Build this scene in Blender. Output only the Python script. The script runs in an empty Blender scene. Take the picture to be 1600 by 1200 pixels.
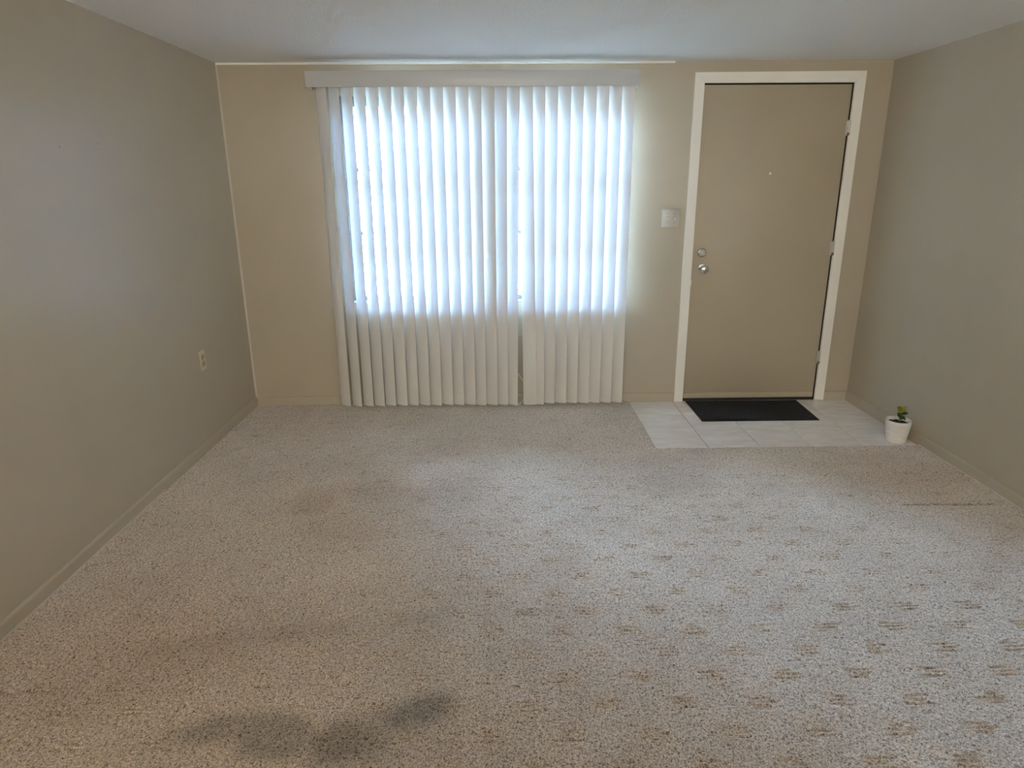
import bpy, bmesh, math, random
import numpy as np
from mathutils import Vector, Matrix

random.seed(4); rng = np.random.default_rng(11)
S = bpy.context.scene
COL = S.collection
PI = math.pi
W, H = 4.124, 2.170          # room width, ceiling height
YR = -8.8                    # rear wall of the dining end, behind the camera
YC = -4.98                   # the carpet ends at the added half wall behind the camera
WX0, WX1, WZ0, WZ1 = 0.70, 2.53, 0.705, 1.985   # front window opening
DX0, DX1, DZ1 = 2.968, 3.888, 2.040             # door leaf

# ------------------------------------------------------------------ camera
cam = bpy.data.objects.new('camera', bpy.data.cameras.new('camera'))
COL.objects.link(cam)
r_ = Vector((0.99984014, -0.0166408, -0.00654026))
u_ = Vector((0.01106407, 0.28847851, 0.95742244))
f_ = Vector((0.01404556, 0.95734175, -0.28861651))
M = Matrix.Identity(4)
for i in range(3):
    M[i][0], M[i][1], M[i][2] = r_[i], u_[i], -f_[i]
M[0][3], M[1][3], M[2][3] = 1.7077, -4.4452, 1.4709
cam.matrix_world = M
cam.data.sensor_width = 36.0
cam.data.lens = 1046.2 / 1600 * 36
cam.data.clip_start = 0.05
S.camera = cam

# ------------------------------------------------------------------ world, light, exposure
wd = bpy.data.worlds.new('sky'); S.world = wd; wd.use_nodes = True
bg = wd.node_tree.nodes['Background']
# overcast sky: radiance rises from the horizon to the zenith as (1 + 2 sin(elevation)) / 3
SKY_ZENITH = 415.0
bg.inputs[0].default_value = (0.45, 0.70, 1.0, 1)
wn, wlk = wd.node_tree.nodes, wd.node_tree.links
w_tc = wn.new('ShaderNodeTexCoord'); w_sp = wn.new('ShaderNodeSeparateXYZ')
w_cl = wn.new('ShaderNodeClamp'); w_ma = wn.new('ShaderNodeMath'); w_ma.operation = 'MULTIPLY_ADD'
w_ma.inputs[1].default_value = SKY_ZENITH*2/3; w_ma.inputs[2].default_value = SKY_ZENITH/3
wlk.new(w_tc.outputs['Generated'], w_sp.inputs[0]); wlk.new(w_sp.outputs['Z'], w_cl.inputs['Value'])
wlk.new(w_cl.outputs[0], w_ma.inputs[0]); wlk.new(w_ma.outputs[0], bg.inputs[1])
def portal(name, loc, rot, sx, sy):
    l = bpy.data.lights.new(name, 'AREA'); l.shape = 'RECTANGLE'; l.size = sx; l.size_y = sy
    l.cycles.is_portal = True
    o = bpy.data.objects.new(name, l); COL.objects.link(o); o.location = loc; o.rotation_euler = rot
portal('window_portal', ((WX0+WX1)/2, 0.14, (WZ0+WZ1)/2), (-PI/2, 0, 0), WX1-WX0, WZ1-WZ0)
# three globe pendants added unseen as fill, behind the added half wall and viewer
FILL_PENDANTS = ((0.75, -7.0, 1.86), (2.05, -7.1, 1.86), (3.35, -7.0, 1.86))
FILL_STRENGTH = 124.0
FILL_COLOURS = ((1.0, 0.76, 0.45), (1.0, 0.97, 0.88), (0.97, 1.0, 0.98))    # amber, neutral and cool tints of the fill
S.view_settings.view_transform = 'Standard'; S.view_settings.look = 'None'
S.view_settings.gamma = 1.0; S.view_settings.use_curve_mapping = False
S.view_settings.exposure = 0.07
S.cycles.diffuse_bounces = 7; S.cycles.max_bounces = 10; S.cycles.transparent_max_bounces = 8
S.cycles.use_denoising = True

# ------------------------------------------------------------------ material helpers
def mat(name, col, rough=0.6, metal=0.0, spec=0.5):
    m = bpy.data.materials.new(name); m.use_nodes = True
    b = m.node_tree.nodes['Principled BSDF']
    b.inputs['Base Color'].default_value = (*col, 1); b.inputs['Roughness'].default_value = rough
    b.inputs['Metallic'].default_value = metal; b.inputs['Specular IOR Level'].default_value = spec
    return m
def N(m, t, **kw):
    n = m.node_tree.nodes.new(t)
    for k, v in kw.items():
        if k in n.inputs: n.inputs[k].default_value = v
        else: setattr(n, k, v)
    return n
def L(m, a, ao, b, bi): m.node_tree.links.new(a.outputs[ao], b.inputs[bi])
def bsdf(m): return m.node_tree.nodes['Principled BSDF']
def coords(m, scale=None):
    t = N(m, 'ShaderNodeTexCoord')
    if scale is None: return t, 'Object'
    mp = N(m, 'ShaderNodeMapping'); mp.inputs['Scale'].default_value = scale
    L(m, t, 'Object', mp, 'Vector'); return mp, 'Vector'
def noise(m, scale, detail=3, rough=0.55, stretch=None):
    c, o = coords(m, stretch)
    n = N(m, 'ShaderNodeTexNoise', Scale=scale, Detail=detail, Roughness=rough)
    L(m, c, o, n, 'Vector'); return n
def bump(m, src, out, strength, dist, chain=None):
    b = N(m, 'ShaderNodeBump', Strength=strength, Distance=dist)
    L(m, src, out, b, 'Height')
    if chain: L(m, chain, 'Normal', b, 'Normal')
    return b
def vary(m, src, cols):
    r = N(m, 'ShaderNodeValToRGB')
    e = r.color_ramp.elements
    while len(e) < len(cols): e.new(0.5)
    for i, (p, c) in enumerate(cols): e[i].position = p; e[i].color = (*c, 1)
    L(m, src, 'Fac', r, 'Fac'); return r

def painted(name, col, rough, amp=0.03, bscale=90, bstr=0.12, bdist=0.002, spec=0.5):
    m = mat(name, col, rough, spec=spec)
    n = noise(m, 2.3, 4)
    r = vary(m, n, [(0.3, tuple(c*(1-amp) for c in col)), (0.7, tuple(c*(1+amp) for c in col))])
    L(m, r, 'Color', bsdf(m), 'Base Color')
    b = bump(m, noise(m, bscale, 3), 'Fac', bstr, bdist); L(m, b, 'Normal', bsdf(m), 'Normal')
    return m
M_wall = painted('beige wall paint', (0.45, 0.40, 0.315), 0.31, bscale=140, bstr=0.10)
M_base = painted('beige trim paint', (0.45, 0.40, 0.315), 0.40, bscale=50, bstr=0.08)
M_door = painted('beige door paint', (0.42, 0.365, 0.275), 0.45, bscale=160, bstr=0.10)
M_white = painted('white trim paint', (0.87, 0.86, 0.82), 0.38, bscale=60, bstr=0.06)
M_raw = mat('unpainted baseboard edge', (0.62, 0.57, 0.49), 0.6)
M_caulk = mat('pale caulk', (0.58, 0.53, 0.45), 0.6)
M_hinge = mat('painted hinge', (0.62, 0.60, 0.57), 0.35, metal=0.3)
M_rust = mat('rusted hinge pin', (0.25, 0.13, 0.07), 0.7)
M_chrome = mat('brushed chrome', (0.62, 0.62, 0.62), 0.22, metal=1.0)
M_dark = mat('dark slot', (0.015, 0.014, 0.013), 0.6)
M_gap = mat('near black jamb rabbet', (0.035, 0.03, 0.025), 0.8)  # near black, makes the gaps around the leaf read dark
M_plate = mat('grey white switch plastic', (0.55, 0.535, 0.51), 0.35)
M_toggle = mat('white toggle plastic', (0.90, 0.89, 0.86), 0.25)
M_almond = mat('almond outlet plastic', (0.60, 0.52, 0.37), 0.35)
M_almond2 = mat('almond outlet face plastic', (0.42, 0.34, 0.21), 0.4)
M_alu = mat('weathered window aluminium', (0.17, 0.17, 0.175), 0.5, metal=0.2)
M_glass_lamp = None

M_ceil = mat('popcorn ceiling', (0.90, 0.895, 0.88), 0.9)
b1 = bump(M_ceil, noise(M_ceil, 95, 4, 0.65), 'Fac', 0.7, 0.007)
b2 = bump(M_ceil, noise(M_ceil, 300, 2), 'Fac', 0.3, 0.003, b1); L(M_ceil, b2, 'Normal', bsdf(M_ceil), 'Normal')

def plastic_translucent(name, col, tcol, fac, rough):
    m = mat(name, col, rough)
    t = N(m, 'ShaderNodeBsdfTranslucent'); t.inputs['Color'].default_value = (*tcol, 1)
    mx = N(m, 'ShaderNodeMixShader'); mx.inputs[0].default_value = fac
    out = m.node_tree.nodes['Material Output']
    L(m, bsdf(m), 'BSDF', mx, 1); L(m, t, 'BSDF', mx, 2); L(m, mx, 'Shader', out, 'Surface')
    return m
M_slat = plastic_translucent('white vinyl slat', (0.85, 0.83, 0.805), (0.72, 0.82, 0.94), 0.20, 0.42)  # transmitted colour tinted blue to put sky glow into the vinyl
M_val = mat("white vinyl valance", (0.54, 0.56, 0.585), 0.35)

M_pane = bpy.data.materials.new('window glass'); M_pane.use_nodes = True
nt = M_pane.node_tree; nt.nodes.remove(nt.nodes['Principled BSDF'])
tr = N(M_pane, 'ShaderNodeBsdfTransparent'); gl = N(M_pane, 'ShaderNodeBsdfGlossy', Roughness=0.02)
fr = N(M_pane, 'ShaderNodeFresnel', IOR=1.45); mx = N(M_pane, 'ShaderNodeMixShader')
L(M_pane, fr, 'Fac', mx, 0); L(M_pane, tr, 'BSDF', mx, 1); L(M_pane, gl, 'BSDF', mx, 2)
L(M_pane, mx, 'Shader', nt.nodes['Material Output'], 'Surface')

# carpet: speckled twisted yarn; stains and painted shade come from a mesh attribute
M_carpet = mat('speckled beige carpet', (0.4, 0.35, 0.3), 0.95, spec=0.1)
n1 = noise(M_carpet, 210, 3, 0.7)
n1b = noise(M_carpet, 105, 2, 0.6)
nm = N(M_carpet, 'ShaderNodeMath', operation='MULTIPLY_ADD'); nm.inputs[1].default_value = 0.66
nm2 = N(M_carpet, 'ShaderNodeMath', operation='MULTIPLY'); nm2.inputs[1].default_value = 0.34
L(M_carpet, n1b, 'Fac', nm2, 0); L(M_carpet, n1, 'Fac', nm, 0); L(M_carpet, nm2, 'Value', nm, 2)
ramp = N(M_carpet, 'ShaderNodeValToRGB'); ee = ramp.color_ramp.elements; ee.new(0.5)
for q_, (p_, c_) in zip(ee, [(0.36, (0.11, 0.08, 0.058)), (0.465, (0.49, 0.422, 0.365)), (0.61, (0.84, 0.75, 0.67))]): q_.position = p_; q_.color = (*c_, 1)
L(M_carpet, nm, 'Value', ramp, 'Fac')
n2 = noise(M_carpet, 3.0, 4)
mixv = N(M_carpet, 'ShaderNodeMixRGB', blend_type='MULTIPLY'); mixv.inputs[0].default_value = 1.0
r2 = vary(M_carpet, n2, [(0.3, (0.90, 0.88, 0.86)), (0.7, (1.06, 1.06, 1.06))])
L(M_carpet, ramp, 'Color', mixv, 1); L(M_carpet, r2, 'Color', mixv, 2)
at = N(M_carpet, 'ShaderNodeAttribute'); at.attribute_name = 'stain_and_shade'
mul = N(M_carpet, 'ShaderNodeMixRGB', blend_type='MULTIPLY'); mul.inputs[0].default_value = 1.0
L(M_carpet, mixv, 'Color', mul, 1); L(M_carpet, at, 'Color', mul, 2)
L(M_carpet, mul, 'Color', bsdf(M_carpet), 'Base Color')
cb = bump(M_carpet, noise(M_carpet, 330, 2, 0.6), 'Fac', 0.8, 0.004)
L(M_carpet, cb, 'Normal', bsdf(M_carpet), 'Normal')
bsdf(M_carpet).inputs['Sheen Weight'].default_value = 0.8
bsdf(M_carpet).inputs['Sheen Roughness'].default_value = 0.35

M_tile = mat('pinkish grey ceramic tile', (0.8, 0.77, 0.75), 0.3)
oi = N(M_tile, 'ShaderNodeObjectInfo')
tc = N(M_tile, 'ShaderNodeTexCoord'); vm = N(M_tile, 'ShaderNodeVectorMath', operation='MULTIPLY_ADD')
cx = N(M_tile, 'ShaderNodeCombineXYZ')
for k in 'XYZ': L(M_tile, oi, 'Random', cx, k)
vm.inputs[1].default_value = (4, 13, 4)
sc20 = N(M_tile, 'ShaderNodeVectorMath', operation='SCALE'); sc20.inputs['Scale'].default_value = 20
L(M_tile, cx, 'Vector', sc20, 0); L(M_tile, tc, 'Object', vm, 0); L(M_tile, sc20, 'Vector', vm, 2)
tn = N(M_tile, 'ShaderNodeTexNoise', Scale=1.6, Detail=6.0, Roughness=0.6); L(M_tile, vm, 'Vector', tn, 'Vector')
tr_ = vary(M_tile, tn, [(0.3, (0.74, 0.71, 0.70)), (0.55, (0.84, 0.81, 0.80)), (0.72, (0.90, 0.88, 0.87))])
L(M_tile, tr_, 'Color', bsdf(M_tile), 'Base Color')
M_grout = painted('grey grout', (0.27, 0.25, 0.235), 0.9, bscale=300)

M_mat = mat('black ribbed doormat', (0.018, 0.019, 0.021), 0.8, spec=0.15)
wv = N(M_mat, 'ShaderNodeTexWave', Scale=26.0, Distortion=3.0, Detail=1.0); wv.bands_direction = 'DIAGONAL'
c_, o_ = coords(M_mat); L(M_mat, c_, o_, wv, 'Vector'); wv.inputs['Detail Scale'].default_value = 6
rm = vary(M_mat, wv, [(0.2, (0.008, 0.008, 0.009)), (0.8, (0.036, 0.036, 0.038))]); L(M_mat, rm, 'Color', bsdf(M_mat), 'Base Color')
bm_ = bump(M_mat, wv, 'Fac', 0.7, 0.006); L(M_mat, bm_, 'Normal', bsdf(M_mat), 'Normal')
M_matedge = mat('black rubber mat edge', (0.011, 0.012, 0.014), 0.7, spec=0.2)

M_pot = mat('white glazed ceramic', (0.80, 0.79, 0.77), 0.22)
M_soil = painted('dark soil', (0.022, 0.014, 0.009), 0.95, 0.4, 120, 0.9, 0.006)
def leafmat(name, a, b):
    m = mat(name, a, 0.35); n = noise(m, 60, 2); r = vary(m, n, [(0.35, a), (0.7, b)]); L(m, r, 'Color', bsdf(m), 'Base Color'); return m
M_leafy = leafmat('yellow green leaf', (0.20, 0.22, 0.015), (0.34, 0.32, 0.03))
M_leafd = leafmat('dark green leaf', (0.018, 0.06, 0.015), (0.05, 0.12, 0.03))
M_stem = mat('green stem', (0.10, 0.13, 0.03), 0.6)
M_ground = painted('dry lawn', (0.33, 0.32, 0.25), 0.9, 0.1, 8, 0.2)
M_cord = mat('white cord', (0.78, 0.76, 0.72), 0.6)
def glow(col, st):
    m = mat('fill globe glass', (0.8, 0.8, 0.8), 0.4)
    bsdf(m).inputs['Emission Color'].default_value = (*col, 1); bsdf(m).inputs['Emission Strength'].default_value = st
    return m

# ------------------------------------------------------------------ geometry helpers
def tag(o, label=None, cat=None, group=None, kind=None):
    for k, v in (('label', label), ('category', cat), ('group', group), ('kind', kind)):
        if v: o[k] = v
    return o
def empty(name, loc=(0, 0, 0)):
    o = bpy.data.objects.new(name, None); COL.objects.link(o); o.location = loc; o.empty_display_size = 0.1
    return o
def obj(name, bm, m, parent=None, smooth=False, loc=None):
    """mesh object; coordinates in bm are world coordinates unless loc is given"""
    me = bpy.data.meshes.new(name)
    if isinstance(bm, bmesh.types.BMesh):
        bmesh.ops.recalc_face_normals(bm, faces=bm.faces[:]); bm.to_mesh(me); bm.free()
    else:
        me.from_pydata(bm[0], [], bm[1])
    for x in (m if isinstance(m, (list, tuple)) else [m]): me.materials.append(x)
    if smooth:
        for p in me.polygons: p.use_smooth = True
        if smooth != 'all':
            try: me.set_sharp_from_angle(angle=math.radians(35))
            except Exception: pass
    o = bpy.data.objects.new(name, me); COL.objects.link(o)
    if loc is not None: o.location = loc
    if parent:
        o.parent = parent
        if loc is None:
            p = parent; w = Vector((0, 0, 0))
            while p: w += p.location; p = p.parent
            o.location = -w
    return o
def box(bm, x0, x1, y0, y1, z0, z1, bev=0.0, seg=2, mi=0):
    v = [bm.verts.new((x, y, z)) for x in (x0, x1) for y in (y0, y1) for z in (z0, z1)]
    fs = [bm.faces.new([v[i] for i in q]) for q in ((0, 1, 3, 2), (4, 6, 7, 5), (0, 4, 5, 1), (2, 3, 7, 6), (0, 2, 6, 4), (1, 5, 7, 3))]
    for f in fs: f.material_index = mi
    if bev:
        es = list({e for f in fs for e in f.edges})
        bmesh.ops.bevel(bm, geom=es, offset=bev, segments=seg, affect='EDGES', profile=0.5)
def bx(name, m, parent, *a, **k):
    bm = bmesh.new(); box(bm, *a, **k); return obj(name, bm, m, parent, smooth=bool(k.get('bev')))
def lathe(bm, prof, c=(0, 0, 0), axis='Z', n=40, cap=True):
    """prof: list of (r, h) along the axis"""
    rings = []
    for r, h in prof:
        ring = []
        for i in range(n):
            a = 2*PI*i/n; p = (r*math.cos(a), r*math.sin(a), h)
            if axis == 'Y': p = (p[0], -p[2], p[1])       # h points towards the room (-y)
            if axis == 'X': p = (p[2], p[0], p[1])
            ring.append(bm.verts.new((c[0]+p[0], c[1]+p[1], c[2]+p[2])))
        rings.append(ring)
    for a, b in zip(rings, rings[1:]):
        for i in range(n): bm.faces.new((a[i], a[(i+1) % n], b[(i+1) % n], b[i]))
    if cap:
        bm.faces.new(rings[0][::-1]); bm.faces.new(rings[-1])
def tube(bm, pts, r, n=8):
    pts = [Vector(p) for p in pts]; rings = []
    for i, p in enumerate(pts):
        d = (pts[min(i+1, len(pts)-1)] - pts[max(i-1, 0)]).normalized()
        a = d.orthogonal().normalized() if i == 0 else (pa - d*pa.dot(d)).normalized()
        pa = a; b = d.cross(a)
        rings.append([bm.verts.new(p + (a*math.cos(2*PI*k/n) + b*math.sin(2*PI*k/n))*r) for k in range(n)])
    for a, b in zip(rings, rings[1:]):
        for k in range(n): bm.faces.new((a[k], a[(k+1) % n], b[(k+1) % n], b[k]))
    bm.faces.new(rings[0][::-1]); bm.faces.new(rings[-1])
def prism(bm, prof, axis, a, b):
    """closed 2D profile swept along an axis from a to b; prof gives the two other coordinates"""
    def P(p, t): return {'x': (t, p[0], p[1]), 'y': (p[0], t, p[1]), 'z': (p[0], p[1], t)}[axis]
    A = [bm.verts.new(P(p, a)) for p in prof]; B = [bm.verts.new(P(p, b)) for p in prof]; n = len(prof)
    for i in range(n): bm.faces.new((A[i], A[(i+1) % n], B[(i+1) % n], B[i]))
    bm.faces.new(A[::-1]); bm.faces.new(B)

# ------------------------------------------------------------------ the shell
T = 0.14
floor = bx('floor', M_grout, None, -T, W+T, YR-T, T, -0.16, -0.016)
tag(floor, 'floor slab with grey grout under the tiled entry', 'floor', kind='structure')
bm = bmesh.new()
xs = [-T, WX0, WX1, DX0-0.006, DX1+0.006, W+T]
box(bm, -T, WX0, 0, T, -0.016, H); box(bm, WX0, WX1, 0, T, -0.016, WZ0); box(bm, WX0, WX1, 0, T, WZ1, H)
box(bm, WX1, DX0-0.022, 0, T, -0.016, H); box(bm, DX0-0.022, DX1+0.022, 0, T, DZ1+0.02, H); box(bm, DX1+0.022, W+T, 0, T, -0.016, H)
wb = obj('wall_back', bm, M_wall); tag(wb, 'beige painted wall holding the window and the door', 'wall', kind='structure')
wl = bx('wall_left', M_wall, None, -T, 0, YR-T, 0, -0.016, H); tag(wl, 'long beige painted wall left of the window', 'wall', kind='structure')
wr = bx('wall_right', M_wall, None, W, W+T, YR-T, 0, -0.016, H); tag(wr, 'beige painted wall right of the door', 'wall', kind='structure')
wq = bx('wall_rear', M_white, None, 0, W, YR-T, YR, -0.016, H); tag(wq, 'white painted wall at the far dining end behind the viewer', 'wall', kind='structure')
ce = bx('ceiling', M_ceil, None, -T, W+T, YR-T, T, H, H+0.2); tag(ce, 'white textured popcorn ceiling', 'ceiling', kind='structure')
gd = bx('ground', M_ground, None, -25, 30, T, 40, -0.6, -0.35); tag(gd, 'lawn outside the window', 'ground', kind='structure')

M_stucco = painted('pale stucco', (0.62, 0.60, 0.55), 0.9, 0.06, 30, 0.3)
M_roof = painted('grey shingles', (0.16, 0.15, 0.145), 0.9, 0.2, 40, 0.4)
nb = empty('added_facade', (1.5, 5.2, -0.35)); tag(nb, 'unseen pale house front added across the yard to block low sky', 'house', kind='structure')  # unseen facade added to cut low sky light into the room
bx('stucco_wall', M_stucco, nb, -6, 10, 5.2, 5.5, -0.35, 2.55)
bm = bmesh.new(); prism(bm, [(4.7, 2.50), (4.7, 2.58), (7.5, 3.9), (10.4, 2.58), (10.4, 2.50)], 'x', -6.5, 10.5); obj('roof', bm, M_roof, nb)
for x in (-3.5, 0.2, 3.6, 7.0):
    bm = bmesh.new(); box(bm, x, x+1.3, 5.16, 5.2, 0.75, 1.95); f_w = obj('facade_window', bm, M_white, nb)
    bm = bmesh.new(); box(bm, x+.07, x+.62, 5.15, 5.165, .82, 1.88); box(bm, x+.68, x+1.23, 5.15, 5.165, .82, 1.88); obj('dark_pane', bm, M_gap, f_w)

# ceiling line and corner caulk
t1 = bx('trim_1', M_white, None, 0, 2.78, -0.006, 0, H-0.013, H, bev=0.002); tag(t1, 'thin white strip where back wall meets ceiling', 'trim', kind='structure')
bm = bmesh.new(); prism(bm, [(0, 0), (0.009, 0), (0.004, -0.004), (0, -0.009)], 'z', 0.055, H-0.013)
t2 = obj('trim_2', bm, M_caulk); tag(t2, 'pale caulk line up the left wall corner', 'trim', kind='structure')

# baseboards (rounded top, pale unpainted lower lip)
BH = 0.064
def bprof(s):   # offset from wall, height
    p = [(0, 0), (0.012, 0), (0.012, BH-0.012)]
    p += [(0.012*math.cos(a), BH-0.012+0.012*math.sin(a)) for a in (0.35, 0.7, 1.05, 1.35)] + [(0, BH)]
    return [(s*x, z) for x, z in p]
def baseboard(name, axis, s, off, a, b, z0, label, raw=True):
    bm = bmesh.new(); prism(bm, [(off+x, z+z0) for x, z in bprof(s)], axis, a, b)
    o = obj(name, bm, M_base, None, smooth=True); tag(o, label, 'baseboard', kind='structure')
    if raw:
        bm = bmesh.new(); prism(bm, [(off+s*0.012, z0), (off+s*0.0135, z0), (off+s*0.0135, z0+0.010), (off+s*0.012, z0+0.012)], axis, raw[0], raw[1])
        obj('paint_edge', bm, M_raw, o)
    return o
baseboard('baseboard_left', 'y', 1, 0, YR, -0.012, -0.004, 'beige baseboard along the left wall', (YR, -1.35))
baseboard('baseboard_right', 'y', -1, W, YC, -0.012, -0.008, 'beige baseboard along the right wall', (YC, -0.87))
baseboard('baseboard_back', 'x', -1, 0, 0, DX0-0.062, -0.008, 'beige baseboard under the blind', None)
baseboard('baseboard_corner', 'x', -1, 0, DX1+0.064, W, -0.008, 'short beige baseboard between door and right wall', None)

# tiles of the entry
TX = [2.590, 2.895, 3.200, 3.505, 3.810, 4.115]; TY = [-0.884, -0.582, -0.277, 0.0]
g = 0.0022; tmesh = {}
for i in range(5):
    for j in range(3):
        x0, x1 = TX[i]+g, TX[i+1]-g; y0, y1 = TY[j]+g, TY[j+1]-(g if j < 2 else -0.0)
        key = (j,)
        if key not in tmesh:
            bm = bmesh.new(); hx, hy = (x1-x0)/2, (y1-y0)/2
            box(bm, -hx, hx, -hy, hy, -0.008, 0, bev=0.0015, seg=1)
            o = obj('tile', bm, M_tile, floor, loc=((x0+x1)/2, (y0+y1)/2, -0.0075)); tmesh[key] = o.data
        else:
            o = bpy.data.objects.new('tile', tmesh[key]); COL.objects.link(o); o.parent = floor
            o.location = ((x0+x1)/2, (y0+y1)/2, -0.0075 + random.uniform(-.0003, .0003))

# ------------------------------------------------------------------ carpet (cut and loop pile)
def vnoise(X, Y, s, seed):
    g_ = np.random.default_rng(seed).random((64, 64)); x = X/s; y = Y/s
    xi = np.floor(x).astype(int); yi = np.floor(y).astype(int); fx = x-xi; fy = y-yi
    fx = fx*fx*(3-2*fx); fy = fy*fy*(3-2*fy)
    a = g_[xi % 64, yi % 64]; b = g_[(xi+1) % 64, yi % 64]; c = g_[xi % 64, (yi+1) % 64]; d = g_[(xi+1) % 64, (yi+1) % 64]
    return (a*(1-fx)+b*fx)*(1-fy)+(c*(1-fx)+d*fx)*fy
def fbm(X, Y, s, seed): return sum(vnoise(X, Y, s/2**k, seed+k)*0.5**k for k in range(4))/1.875
xsn = np.linspace(0.013, W-0.013, 900)
ysn = np.concatenate([np.arange(-0.013, -1.2, -0.0056), np.arange(-1.2, -3.35, -0.0034), np.arange(-3.35, -3.55, -.006), np.arange(-3.55, YC+0.02, -0.02), [YC]])
# put a column / row exactly on the edges of the tiled entry
EX, EY = 2.592, -0.868
xsn[np.argmin(abs(xsn-EX))] = EX; ysn[np.argmin(abs(ysn-EY))] = EY
X, Y = np.meshgrid(xsn, ysn)
CX, CY = 0.1147, 0.1118
gx = (X-2.237)/CX; gy = (Y+2.838)/CY
ix = np.round(gx); iy = np.round(gy); lx = (gx-ix)*CX; ly = (gy-iy)*CY
par = ((ix+iy) % 2 == 0)
jit = (np.sin(ix*12.9898+iy*78.233)*43758.5453) % 1.0
jit2 = (np.sin(ix*39.425+iy*11.135)*24634.634) % 1.0
def grooves(a, b):      # a along the groove, b across
    wob = (vnoise(X, Y, 0.03, 3)-0.5)*0.004
    hgt = np.zeros_like(a)
    for k in (-1, 0, 1):
        half = 0.036+0.010*np.sin(7*jit+2.3*k); sh = 0.010*np.sin(11*jit2+3.1*k)
        end = 1/(1+np.exp((np.abs(a-sh)-half)/0.003))
        hgt += np.exp(-((b-k*0.0166+wob)/0.0027)**2)*end
    return hgt
gv = np.where(par, grooves(lx, ly), 0.65*grooves(ly, lx))
fade = np.clip((Y+3.6)/0.1, 0, 1)
worn = 0.45+0.75*fbm(X, Y, 0.9, 40)
Z = -0.0080*gv*fade*worn
tuft = rng.normal(0, 1, X.shape); tuft = (tuft+0.5*np.roll(tuft, 1, 0)+0.5*np.roll(tuft, 1, 1))/1.3
Z += 0.0011*tuft*(0.3+0.7*fade) + 0.003*(fbm(X, Y, 0.16, 7)-0.5) + 0.0034*(vnoise(X, Y, 0.012, 70)-0.5)*fade
# rounded, tucked edge along the tiles
de = np.maximum(EX-X, EY-Y)      # >0 on carpet: distance from the tiled corner
Z -= 0.010*np.exp(-np.clip(de, 0, None)/0.006)
# seam of the patched piece near the right wall
seam = np.exp(-((Y+1.612-0.004*np.sin(X*9))/0.0075)**2)*(1/(1+np.exp(-(X-3.60)/0.02)))*(1/(1+np.exp((X-4.03)/0.01)))
Z -= 0.010*seam
Zc = np.minimum(Z, 0.004)
ny, nx = X.shape
co = np.stack([X, Y, Zc], -1).reshape(-1, 3).astype(np.float32)
idx = np.arange(nx*ny).reshape(ny, nx)
quads = np.stack([idx[:-1, :-1], idx[1:, :-1], idx[1:, 1:], idx[:-1, 1:]], -1)
mx_ = (X[:-1, :-1]+X[:-1, 1:])/2; my_ = (Y[:-1, :-1]+Y[1:, :-1])/2
keep = ~((mx_ > EX) & (my_ > EY))
quads = quads[keep].reshape(-1)
used = np.zeros(nx*ny, bool); used[quads] = True
remap = np.cumsum(used)-1
co = co[used]; quads = remap[quads].astype(np.int32)
me = bpy.data.meshes.new('carpet'); nq = len(quads)//4
me.vertices.add(len(co)); me.vertices.foreach_set('co', co.ravel())
me.loops.add(len(quads)); me.loops.foreach_set('vertex_index', quads)
me.polygons.add(nq); me.polygons.foreach_set('loop_start', np.arange(0, nq*4, 4, dtype=np.int32))
me.polygons.foreach_set('use_smooth', np.ones(nq, bool))
me.update(calc_edges=True)
# stains, broad brown tints and soft shade painted in
def blob(cx, cy, rx, ry, ang=0):
    c, s = math.cos(ang), math.sin(ang); dx, dy = X-cx, Y-cy
    return np.exp(-(((c*dx+s*dy)/rx)**2+((-s*dx+c*dy)/ry)**2))
nz = fbm(X, Y, 0.10, 90); nz2 = fbm(X, Y, 0.35, 120)
def edge(b): return np.clip((b*(0.55+1.1*nz)-0.12)*1.5, 0, 1)
dark = np.zeros_like(X); brown = np.zeros_like(X)
for a in ((1.44, -2.86, .13, .07, .3, .62), (1.27, -2.96, .13, .09, 0, .55), (0.90, -2.90, .13, .05, .2, .42), (1.06, -2.93, .14, .08, -.3, .5),
          (0.72, -2.52, .2, .05, .2, .13), (1.41, -2.41, .10, .04, .3, .20), (1.02, -2.48, .20, .05, .15, .16), (1.43, -1.45, .16, .16, 0, .11), (1.43, -1.80, .2, .1, 0, .10),
          (2.56, -1.10, .16, .18, 0, .16), (2.62, -1.32, .25, .14, .5, .16)):  # two soft shade patches of the blind light pattern, painted into the carpet
    dark = np.maximum(dark, a[5]*edge(blob(*a[:5])))
for a in ((0.80, -1.50, .11, .17, 0, .40), (1.08, -1.40, .22, .10, 0, .26), (0.95, -1.75, .25, .15, 0, .22), (3.86, -1.22, .32, .30, 0, .40), (3.74, -1.37, .08, .05, 0, .30),
          (0.50, -2.60, .4, .3, 0, .22), (1.9, -3.0, .5, .2, 0, .12)):  # two broad faint brown tints towards the near edge
    brown = np.maximum(brown, a[5]*edge(blob(*a[:5])))
brown = np.where((X > 3.6) & (Y < -1.615) , brown*0.25, brown)
spot = np.exp(-(((X-0.20)/0.022)**2+((Y+0.60)/0.012)**2))
colr = np.ones(X.shape+(4,), np.float32)
for ch, (dv, bv) in enumerate(((0.86, 0.34), (0.84, 0.52), (0.84, 0.66))):
    colr[..., ch] = (1-dv*dark)*(1-bv*brown)*(1-0.55*spot)*(1-(0.62, 0.74, 0.82)[ch]*seam)*(0.93+0.14*nz2)
att = me.color_attributes.new('stain_and_shade', 'FLOAT_COLOR', 'POINT')
att.data.foreach_set('color', colr.reshape(-1, 4)[used].ravel())
me.materials.append(M_carpet)
carpet = bpy.data.objects.new('carpet', me); COL.objects.link(carpet)
tag(carpet, 'stained beige cut and loop carpet covering the floor', 'carpet', kind='stuff')

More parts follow.
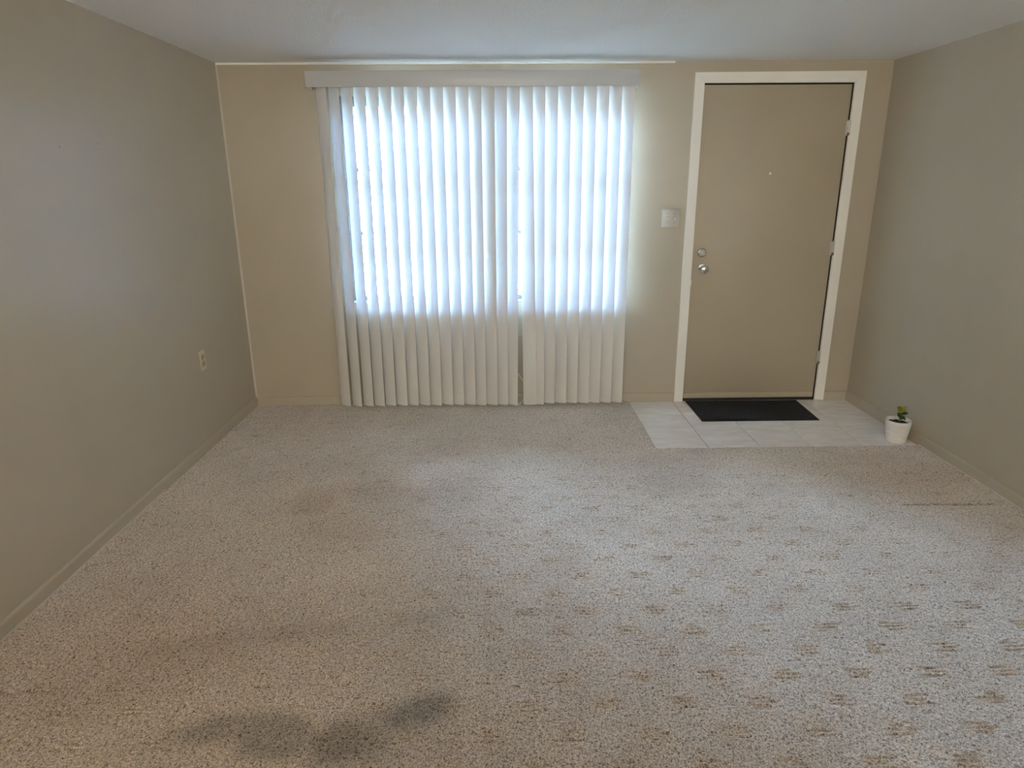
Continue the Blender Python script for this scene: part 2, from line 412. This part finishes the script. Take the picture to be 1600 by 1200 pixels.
# ------------------------------------------------------------------ window
win = empty('window_1', ((WX0+WX1)/2, 0.06, WZ0)); tag(win, 'wide awning window behind the vertical blind', 'window', kind='structure')
fy0, fy1 = 0.045, 0.095
bx('frame_side', M_alu, win, WX0, WX0+0.03, fy0, fy1, WZ0, WZ1, bev=.003)
bx('frame_side', M_alu, win, WX1-0.03, WX1, fy0, fy1, WZ0, WZ1, bev=.003)
bx('frame_head', M_alu, win, WX0+.03, WX1-.03, fy0, fy1, WZ1-0.045, WZ1, bev=.003)
bx('frame_sill', M_alu, win, WX0+.03, WX1-.03, fy0, fy1, WZ0, WZ0+0.025, bev=.003)
xm = 1.63
bx('mullion', M_alu, win, xm-0.055, xm+0.055, fy0, fy1, WZ0+.025, WZ1-.045, bev=.004)
bx('sill_ledge', M_white, win, WX0, WX1, 0.0, fy0, WZ0-0.0, WZ0+0.012, bev=.003)
zr = [WZ0+0.025, 1.155, 1.554, WZ1-0.045]
for (a, b) in ((WX0+.03, xm-.055), (xm+.055, WX1-.03)):
    for k in range(3):
        z0, z1 = zr[k], zr[k+1]
        sh = empty('awning_sash', ((a+b)/2, 0.07, z0)); sh.parent = win; sh.location = Vector(((a+b)/2, 0.07, z0))-win.location
        rb = 0.014
        bx('sash_rail', M_alu, sh, a, b, 0.055, 0.085, z0, z0+rb, bev=.002)
        bx('sash_rail', M_alu, sh, a, b, 0.055, 0.085, z1-rb, z1, bev=.002)
        bx('sash_stile', M_alu, sh, a, a+.014, 0.055, 0.085, z0+rb, z1-rb, bev=.002)
        bx('sash_stile', M_alu, sh, b-.014, b, 0.055, 0.085, z0+rb, z1-rb, bev=.002)
        bx('pane', M_pane, sh, a+.014, b-.014, 0.068, 0.072, z0+rb, z1-rb)
# ------------------------------------------------------------------ vertical blind
bl = empty('vertical_blind', (1.55, -0.09, 0.0)); tag(bl, 'white vertical blind with valance covering the window', 'blind')
VZ0, VZ1, VY = 2.015, 2.103, -0.140
VX0, VX1 = 0.563, 2.544
bm = bmesh.new()
box(bm, VX0, VX1, VY, VY+0.004, VZ0, VZ1, bev=0.0012)
va = obj('valance', bm, M_val, bl, smooth=True)
for x in (VX0, VX1-0.004):
    bm = bmesh.new(); box(bm, x, x+0.004, VY+0.004, -0.004, VZ0, VZ1, bev=0.001); obj('valance_return', bm, M_val, va, smooth=True)
for x in (VX0+.012, VX1-.028):
    bm = bmesh.new(); prism(bm, [(VY+.004, VZ0+.03), (VY+.004, VZ0-.006), (VY+.008, VZ0-.010), (VY+.011, VZ0-.004), (VY+.007, VZ0+.002), (VY+.007, VZ0+.03)], 'x', x, x+.008)
    obj('valance_clip', bm, M_cord, va)
bx('headrail', M_val, bl, VX0+.03, VX1-.03, -0.113, -0.067, 2.052, 2.085, bev=.004)
for x in (0.75, 1.55, 2.35): bx('wall_bracket', M_alu, bl, x-.015, x+.015, -0.115, 0.0, 2.086, 2.090, bev=.001)
SW, SAG, TH = 0.089, 0.0075, 0.0011
def slat(i, xr, th, th_b=None, dx_b=0.0, zb=0.012, jit=0.0):
    """curved vinyl vane; xr = x of its front (right) edge, th = angle to the wall"""
    cx = xr - SW/2*math.cos(th); cy = -0.090
    nu, nv = 10, 16; zt = 2.045
    verts, faces = [], []
    for side in (0, 1):
        for j in range(nv+1):
            t = j/nv; z = zt+(zb-zt)*t
            a = th if th_b is None else th+(th_b-th)*max(0, (t-.05)/.95)
            a += jit*math.sin(2.6*t)
            ox = dx_b*t
            for k in range(nu+1):
                s = (k/nu-0.5)*SW
                q = -SAG*(1-(2*k/nu-1)**2) + (TH if side else 0)     # bows towards the room
                verts.append((cx+ox+s*math.cos(a)+q*math.sin(a)*1.0, cy-s*math.sin(a)+q*math.cos(a), z))
    n = (nu+1)*(nv+1); R_ = nu+1
    for j in range(nv):
        for k in range(nu):
            p = j*R_+k
            faces.append((p, p+1, p+1+R_, p+R_)); q = p+n; faces.append((q, q+R_, q+1+R_, q+1))
    for j in range(nv):
        a0, a1 = j*R_, (j+1)*R_; faces.append((a0, a1, a1+n, a0+n))
        a0, a1 = j*R_+nu, (j+1)*R_+nu; faces.append((a0, a0+n, a1+n, a1))
    for k in range(nu):
        faces.append((k, k+n, k+1+n, k+1)); p = nv*R_+k; faces.append((p, p+1, p+1+n, p+n))
    o = obj('slat', (verts, faces), M_slat, bl, smooth='all')
    me = o.data
    try: me.set_sharp_from_angle(angle=math.radians(50))
    except Exception: pass
    bm = bmesh.new(); box(bm, cx-.007, cx+.007, cy-.003, cy+.003, 2.040, 2.056, bev=.001); obj('carrier_stem', bm, M_cord, o)
    return o
rs = random.Random(8)
for i in range(25):
    xr = 0.676+0.0769*i + rs.uniform(-.0012, .0012)
    th = math.radians((35, 35, 32, 29.5, 27.5, 26.5, 26, 25.5)[min(i, 7)]+rs.uniform(-.8, .8)); jt = math.radians(rs.uniform(-1.5, 1.5))
    if i == 16: slat(i, xr, th, math.radians(4), 0.028, 0.010)
    elif i in (12, 13, 14, 15): slat(i, xr, th, None, (-.003, -.005, -.010, -.021)[i-12], 0.013, jt)
    elif i == 17: slat(i, xr, th, math.radians(26), 0.006, 0.014)
    elif i >= 18: slat(i, xr, th, None, 0, 0.022, jt)
    else: slat(i, xr, th, None, 0, 0.017+rs.uniform(-.002, .002), jt)
# loose cords behind the turned slat
bm = bmesh.new(); tube(bm, [(1.795, -.030, .235), (1.82, -.026, .205), (1.845, -.028, .168), (1.862, -.030, .14)], .003)
obj('pull_cord', bm, M_cord, bl, smooth='all')
bm = bmesh.new(); tube(bm, [(1.79, -.10, .006), (1.82, -.094, .012), (1.842, -.075, .03), (1.858, -.05, .06), (1.864, -.035, .10), (1.862, -.030, .14)], .003)
obj('pull_cord', bm, M_cord, bl, smooth='all')

# ------------------------------------------------------------------ door
dr = empty('door_1', ((DX0+DX1)/2, 0, -0.008)); tag(dr, 'flat beige entry door in a white frame', 'door', kind='structure')
DF = 0.008                   # face of the leaf
bm = bmesh.new(); box(bm, DX0, DX1, DF, DF+0.044, 0.012, DZ1-0.004, bev=0.0018)
leaf = obj('door_leaf', bm, M_door, dr, smooth=True)
bx('jamb_side', M_gap, dr, DX0-0.021, DX0-0.0045, 0.002, T-.005, -0.008, DZ1+0.02)
bx('jamb_side', M_gap, dr, DX1+0.0045, DX1+0.021, 0.002, T-.005, -0.008, DZ1+0.02)
bx('jamb_head', M_gap, dr, DX0-.0045, DX1+.0045, 0.002, T-.005, DZ1+0.002, DZ1+0.019)
bx('stop_panel', M_gap, dr, DX0-.0045, DX1+.0045, DF+.05, DF+.075, -0.004, DZ1+.002)
bx('threshold', M_gap, dr, DX0-.0045, DX1+.0045, 0.002, T-.005, -0.0155, -0.005, bev=.001)
CW = 0.060
def casing(pts, z=None):
    bm = bmesh.new(); y0, y1 = -0.016, -0.0005
    A = [bm.verts.new((p[0], y0, p[1])) for p in pts]; B = [bm.verts.new((p[0], y1, p[1])) for p in pts]; n = len(pts)
    for i in range(n): bm.faces.new((A[i], A[(i+1) % n], B[(i+1) % n], B[i]))
    fa = bm.faces.new(A); bm.faces.new(B[::-1])
    bmesh.ops.bevel(bm, geom=list(fa.edges), offset=.0035, segments=2, affect='EDGES')
    return obj('casing', bm, M_white, dr, smooth=True)
xi0, xi1, zi = DX0-.003, DX1+.005, DZ1+.004
casing([(xi0-CW, -.007), (xi0, -.007), (xi0, zi), (xi0-CW, zi+CW)])
casing([(xi1, -.004), (xi1+CW+.004, -.007), (xi1+CW+.004, zi+CW+.005), (xi1, zi)])
casing([(xi0-CW, zi+CW+.0005), (xi0, zi+.0005), (xi1, zi+.0005), (xi1+CW+.004, zi+CW+.0055)])
bm = bmesh.new(); prism(bm, [(DF+.001, .014), (DF-.009, .014), (DF-.009, .044), (DF-.006, .050), (DF+.001, .052)], 'x', DX0+.006, DX1-.008)
obj('door_sweep', bm, M_door, leaf, smooth=True)
bm = bmesh.new(); box(bm, DX0+.004, DX1-.004, DF+.004, DF+.03, -.003, .013); obj('gap_strip', bm, M_dark, leaf)  # dark strip stands in for the dark gap under the leaf
# knob and deadbolt
def kn(): return bmesh.new()
bm = kn(); lathe(bm, [(.031, 0), (.032, .003), (.028, .007), (.014, .009), (.012, .024), (.016, .032), (.025, .040), (.0275, .050), (.026, .058), (.020, .063), (.012, .0645)], (3.040, DF, .913), 'Y')
kb = obj('door_knob', bm, M_chrome, leaf, smooth=True)
bm = kn(); lathe(bm, [(.0085, 0), (.0085, .0675), (.007, .068)], (3.040, DF, .913), 'Y', 20); obj('lock_cylinder', bm, M_chrome, kb, smooth=True)
bm = kn(); box(bm, 3.0385, 3.0415, DF-.0700, DF-.0675, .908, .918); obj('thumb_turn', bm, M_dark, kb)
bm = kn(); lathe(bm, [(.030, 0), (.031, .004), (.027, .010), (.021, .012), (.020, .013)], (3.030, DF, 1.018), 'Y')
db = obj('deadbolt', bm, M_chrome, leaf, smooth=True)
bm = kn(); box(bm, 3.016, 3.044, DF-.030, DF-.013, 1.0125, 1.0235, bev=.004); obj('thumb_turn', bm, M_chrome, db, smooth=True)
bm = kn(); lathe(bm, [(.007, 0), (.007, .003), (.004, .0045)], (3.430, DF, 1.513), 'Y', 20); obj('peephole', bm, M_toggle, leaf, smooth=True)
bm = kn(); box(bm, DX0-.0042, DX0-.001, -.004, .010, .872, .955); obj('strike_plate', bm, M_dark, dr)
bm = kn(); box(bm, DX0+.0005, DX0+.006, DF-.0008, DF+.001, .80, .84, bev=.0005); obj('paint_chip', bm, M_white, leaf)
for z in (1.782, 1.040, 0.300):
    hg = empty('hinge', (DX1+.002, -.004, z)); hg.parent = dr; hg.location = Vector((DX1+.002, -.004, z))-dr.location
    for k in range(5):
        bm = kn(); lathe(bm, [(.0065, -.0088), (.0072, -.008), (.0072, .008), (.0065, .0088)], (DX1+.002, -.010, z+(k-2)*.018), 'Z', 14)
        obj('knuckle', bm, M_hinge if k else M_rust, hg, smooth=True)
    bm = kn(); box(bm, DX1-.012, DX1+.002, -.004, .0078, z-.044, z+.044); obj('hinge_leaf', bm, M_hinge, hg)
    bm = kn(); lathe(bm, [(.003, 0), (.005, .001), (.005, .004), (.002, .006)], (DX1+.002, -.010, z+.045), 'Z', 12); obj('pin_head', bm, M_hinge, hg, smooth=True)

# ------------------------------------------------------------------ switch plate and outlet
sw = empty('light_switch', (2.807, 0, 1.24)); tag(sw, 'double toggle light switch plate between blind and door', 'switch')
bx('plate', M_plate, sw, 2.749, 2.865, -.006, -.0003, 1.182, 1.298, bev=.0025)
for x in (2.784, 2.830):
    bx('toggle_slot', M_almond2, sw, x-.006, x+.006, -.0072, -.0060, 1.228, 1.252)
    bm = bmesh.new(); prism(bm, [(-.0065, 1.236), (-.0065, 1.249), (-.013, 1.246), (-.020, 1.232), (-.019, 1.229), (-.012, 1.233)], 'x', x-.0045, x+.0045)
    obj('toggle', bm, M_toggle, sw)
    for z in (1.211, 1.270):
        bm = kn(); lathe(bm, [(.0035, 0), (.0035, .0012), (.002, .002)], (x, -.006, z), 'Y', 14); s_ = obj('screw', bm, M_almond2, sw, smooth=True)
ot = empty('wall_outlet', (0, -.733, .512)); tag(ot, 'almond duplex electrical outlet low on the left wall', 'outlet')
bx('plate', M_almond, ot, .0003, .006, -.768, -.698, .455, .570, bev=.0025)
for z in (.4925, .5325):
    bm = bmesh.new(); box(bm, .006, .0085, -.750, -.716, z-.0145, z+.0145, bev=.002); rc = obj('receptacle', bm, M_almond2, ot, smooth=True)
    for y, hh in ((-.7395, .0045), (-.7265, .0038)):
        bm = bmesh.new(); box(bm, .0083, .0090, y-.001, y+.001, z+.001-hh+.003, z+.001+hh+.003); obj('slot', bm, M_dark, rc)
    bm = bmesh.new(); lathe(bm, [(.0024, 0), (.0024, .0007)], (.0083, -.733, z-.008), 'X', 12); obj('ground_hole', bm, M_dark, rc)
bm = bmesh.new(); lathe(bm, [(.0032, 0), (.0032, .0014), (.002, .002)], (.006, -.733, .5125), 'X', 14); obj('screw', bm, M_almond2, ot, smooth=True)
# small nail marks on the left wall
for y, z in ((-1.665, 1.612), (-1.398, 1.638)):
    bm = bmesh.new(); lathe(bm, [(.006, 0), (.005, .0015), (.002, .002)], (0.0002, y, z), 'X', 10)
    o = obj('nail_mark', bm, M_almond2, wl)

# ------------------------------------------------------------------ doormat
mt = empty('doormat', (3.363, -.215, -.0075)); tag(mt, 'black ribbed rectangular doormat in front of the door', 'doormat')
def quadprism(bm, pts, z0, z1, bev):
    A = [bm.verts.new((p[0], p[1], z1)) for p in pts]; B = [bm.verts.new((p[0], p[1], z0)) for p in pts]
    fa = bm.faces.new(A); bm.faces.new(B[::-1])
    for i in range(4): bm.faces.new((A[i], B[i], B[(i+1) % 4], A[(i+1) % 4]))
    bmesh.ops.bevel(bm, geom=list(fa.edges), offset=bev, segments=2, affect='EDGES')
bm = bmesh.new(); quadprism(bm, [(2.984, -.425), (3.742, -.427), (3.762, -.018), (2.984, -.018)], -.0068, -.0025, .0015); obj('border', bm, M_matedge, mt, smooth=True)
bm = bmesh.new(); quadprism(bm, [(3.000, -.410), (3.726, -.412), (3.744, -.032), (3.000, -.032)], -.0025, 0.0010, .001); obj('ribbed_surface', bm, M_mat, mt, smooth=True)

# ------------------------------------------------------------------ potted seedling
PX, PY, PZ = 4.022, -0.795, -0.0072
pp = empty('potted_plant', (PX, PY, PZ)); tag(pp, 'small seedling in a white ribbed pot near the right wall', 'potted plant')
PHt = 0.134; R0, R1 = 0.052, 0.0675
prof = [(0.047, 0.0), (R0, .003)]
nr = 12
for k in range(nr):
    for q, dr_ in [(c_/8, .0052*math.sqrt(1-(2*c_/8-1)**2)) for c_ in range(8)]:
        t = (k+q)/nr; z = .006+t*(PHt-.016)
        prof.append((R0-.003+(R1-R0)*t+dr_, z))
prof += [(R1+.0005, PHt-.010), (R1+.002, PHt-.004), (R1+.001, PHt), (R1-.004, PHt), (R1-.006, PHt-.006), (R1-.010, .09), (R1-.012, .05)]
bm = bmesh.new(); lathe(bm, prof, (PX, PY, PZ), 'Z', 56); obj('pot', bm, M_pot, pp, smooth=True)
bm = bmesh.new()
rr = random.Random(3); rings = []
for r in (0.0005, .016, .032, .046, .0572):
    rings.append([bm.verts.new((PX+r*math.cos(2*PI*k/28), PY+r*math.sin(2*PI*k/28), PZ+.116+rr.uniform(-.0035, .0035))) for k in range(28)])
for a, b in zip(rings, rings[1:]):
    for k in range(28): bm.faces.new((a[k], a[(k+1) % 28], b[(k+1) % 28], b[k]))
low = [bm.verts.new((PX+.053*math.cos(2*PI*k/28), PY+.053*math.sin(2*PI*k/28), PZ+.10)) for k in range(28)]
for k in range(28): bm.faces.new((rings[-1][k], rings[-1][(k+1) % 28], low[(k+1) % 28], low[k]))
bm.faces.new(low); obj('soil', bm, M_soil, pp, smooth=True)
SX, SY = PX+.004, PY
bm = bmesh.new(); tube(bm, [(SX, SY, PZ+.110), (SX-.001, SY, PZ+.14), (SX-.004, SY, PZ+.170), (SX-.006, SY-.002, PZ+.192)], .0024); obj('stem', bm, M_stem, pp, smooth='all')
def leaf_obj(base, dirv, ln, wd_, m, up=(0, 0, 1)):
    d = Vector(dirv).normalized(); side = d.cross(Vector(up)).normalized(); nrm = side.cross(d)
    V, F = [], []; nu, nv = 8, 4
    for s_, off in ((0, 0), (1, .0009)):
        for i in range(nu+1):
            t = i/nu; wdt = wd_*max(.02, math.sin(PI*min(1, t**0.8)))**0.75
            for j in range(nv+1):
                q = j/nv*2-1
                p = Vector(base)+d*(ln*t)+side*(q*wdt)+nrm*(.10*ln*math.sin(PI*t*.9)+abs(q)*.25*wdt-off)
                V.append(tuple(p))
    n = (nu+1)*(nv+1)
    for i in range(nu):
        for j in range(nv):
            p = i*(nv+1)+j; F.append((p, p+1, p+nv+2, p+nv+1)); F.append((p+n, p+nv+1+n, p+nv+2+n, p+1+n))
    for i in range(nu):
        for j in (0, nv):
            p = i*(nv+1)+j; F.append((p, p+nv+1, p+nv+1+n, p+n))
    return obj('leaf', (V, F), m, pp, smooth='all')
tp = (SX-.005, SY, PZ+.186)
leaf_obj(tp, (-.60, -.30, .66), .050, .017, M_leafy, (0, -1, .35))
leaf_obj(tp, (.60, -.15, .66), .044, .012, M_leafy, (0, -1, .3))
leaf_obj((SX-.004, SY, PZ+.176), (.12, -.5, .75), .040, .012, M_leafy, (0, -1, .3))
leaf_obj((SX-.002, SY, PZ+.172), (-.55, -.5, -.25), .036, .014, M_leafd, (0, -.6, .8))
leaf_obj((SX-.002, SY, PZ+.168), (.75, -.35, .15), .042, .013, M_leafd, (0, -.6, .8))
leaf_obj((SX-.001, SY, PZ+.158), (-.25, -.75, -.35), .038, .015, M_leafd, (0, -.5, .8))
leaf_obj((SX-.001, SY, PZ+.154), (.45, -.6, -.35), .036, .014, M_leafd, (0, -.5, .8))
leaf_obj((SX-.001, SY, PZ+.158), (.2, .8, .1), .034, .013, M_leafd)

# ------------------------------------------------------------------ dining end behind the viewer: added half wall shading the floor, and fill pendants
bm = bmesh.new(); box(bm, 1.0, W, YC-.15, YC-.001, -.016, 1.06); box(bm, .97, W, YC-.17, YC+.02, 1.06, 1.10, bev=.006)  # added out of view to keep the fill pendants off the floor
hw = obj('wall_half_added', bm, M_wall); tag(hw, 'low beige half wall added behind the viewer to shade the floor', 'wall', kind='structure')
for (x, y, z), pcol, lab in zip(FILL_PENDANTS, FILL_COLOURS, ('unseen globe pendant added for the warm light from behind left', 'unseen middle globe pendant added as fill', 'unseen globe pendant nearest the right wall, added as fill')):
    lp = empty('fill_pendant', (x, y, H)); tag(lp, lab, 'lamp', 'added fill pendants behind the viewer')
    bm = bmesh.new(); lathe(bm, [(.06, H-.001), (.06, H-.012), (.02, H-.03)], (x, y, 0)); obj('canopy', bm, M_chrome, lp, smooth=True)
    bm = bmesh.new(); tube(bm, [(x, y, H-.03), (x, y, z+.165)], .005); obj('rod', bm, M_chrome, lp, smooth='all')
    bm = bmesh.new(); lathe(bm, [(.035, z+.138), (.04, z+.15), (.03, z+.168)], (x, y, 0)); obj('socket_cap', bm, M_chrome, lp, smooth=True)
    bm = bmesh.new(); lathe(bm, [(.15*math.sin(a), z-.15*math.cos(a)) for a in [PI*(k+.3)/18 for k in range(0, 17)]], (x, y, 0), n=32); obj('globe', bm, glow(pcol, FILL_STRENGTH), lp, smooth='all')
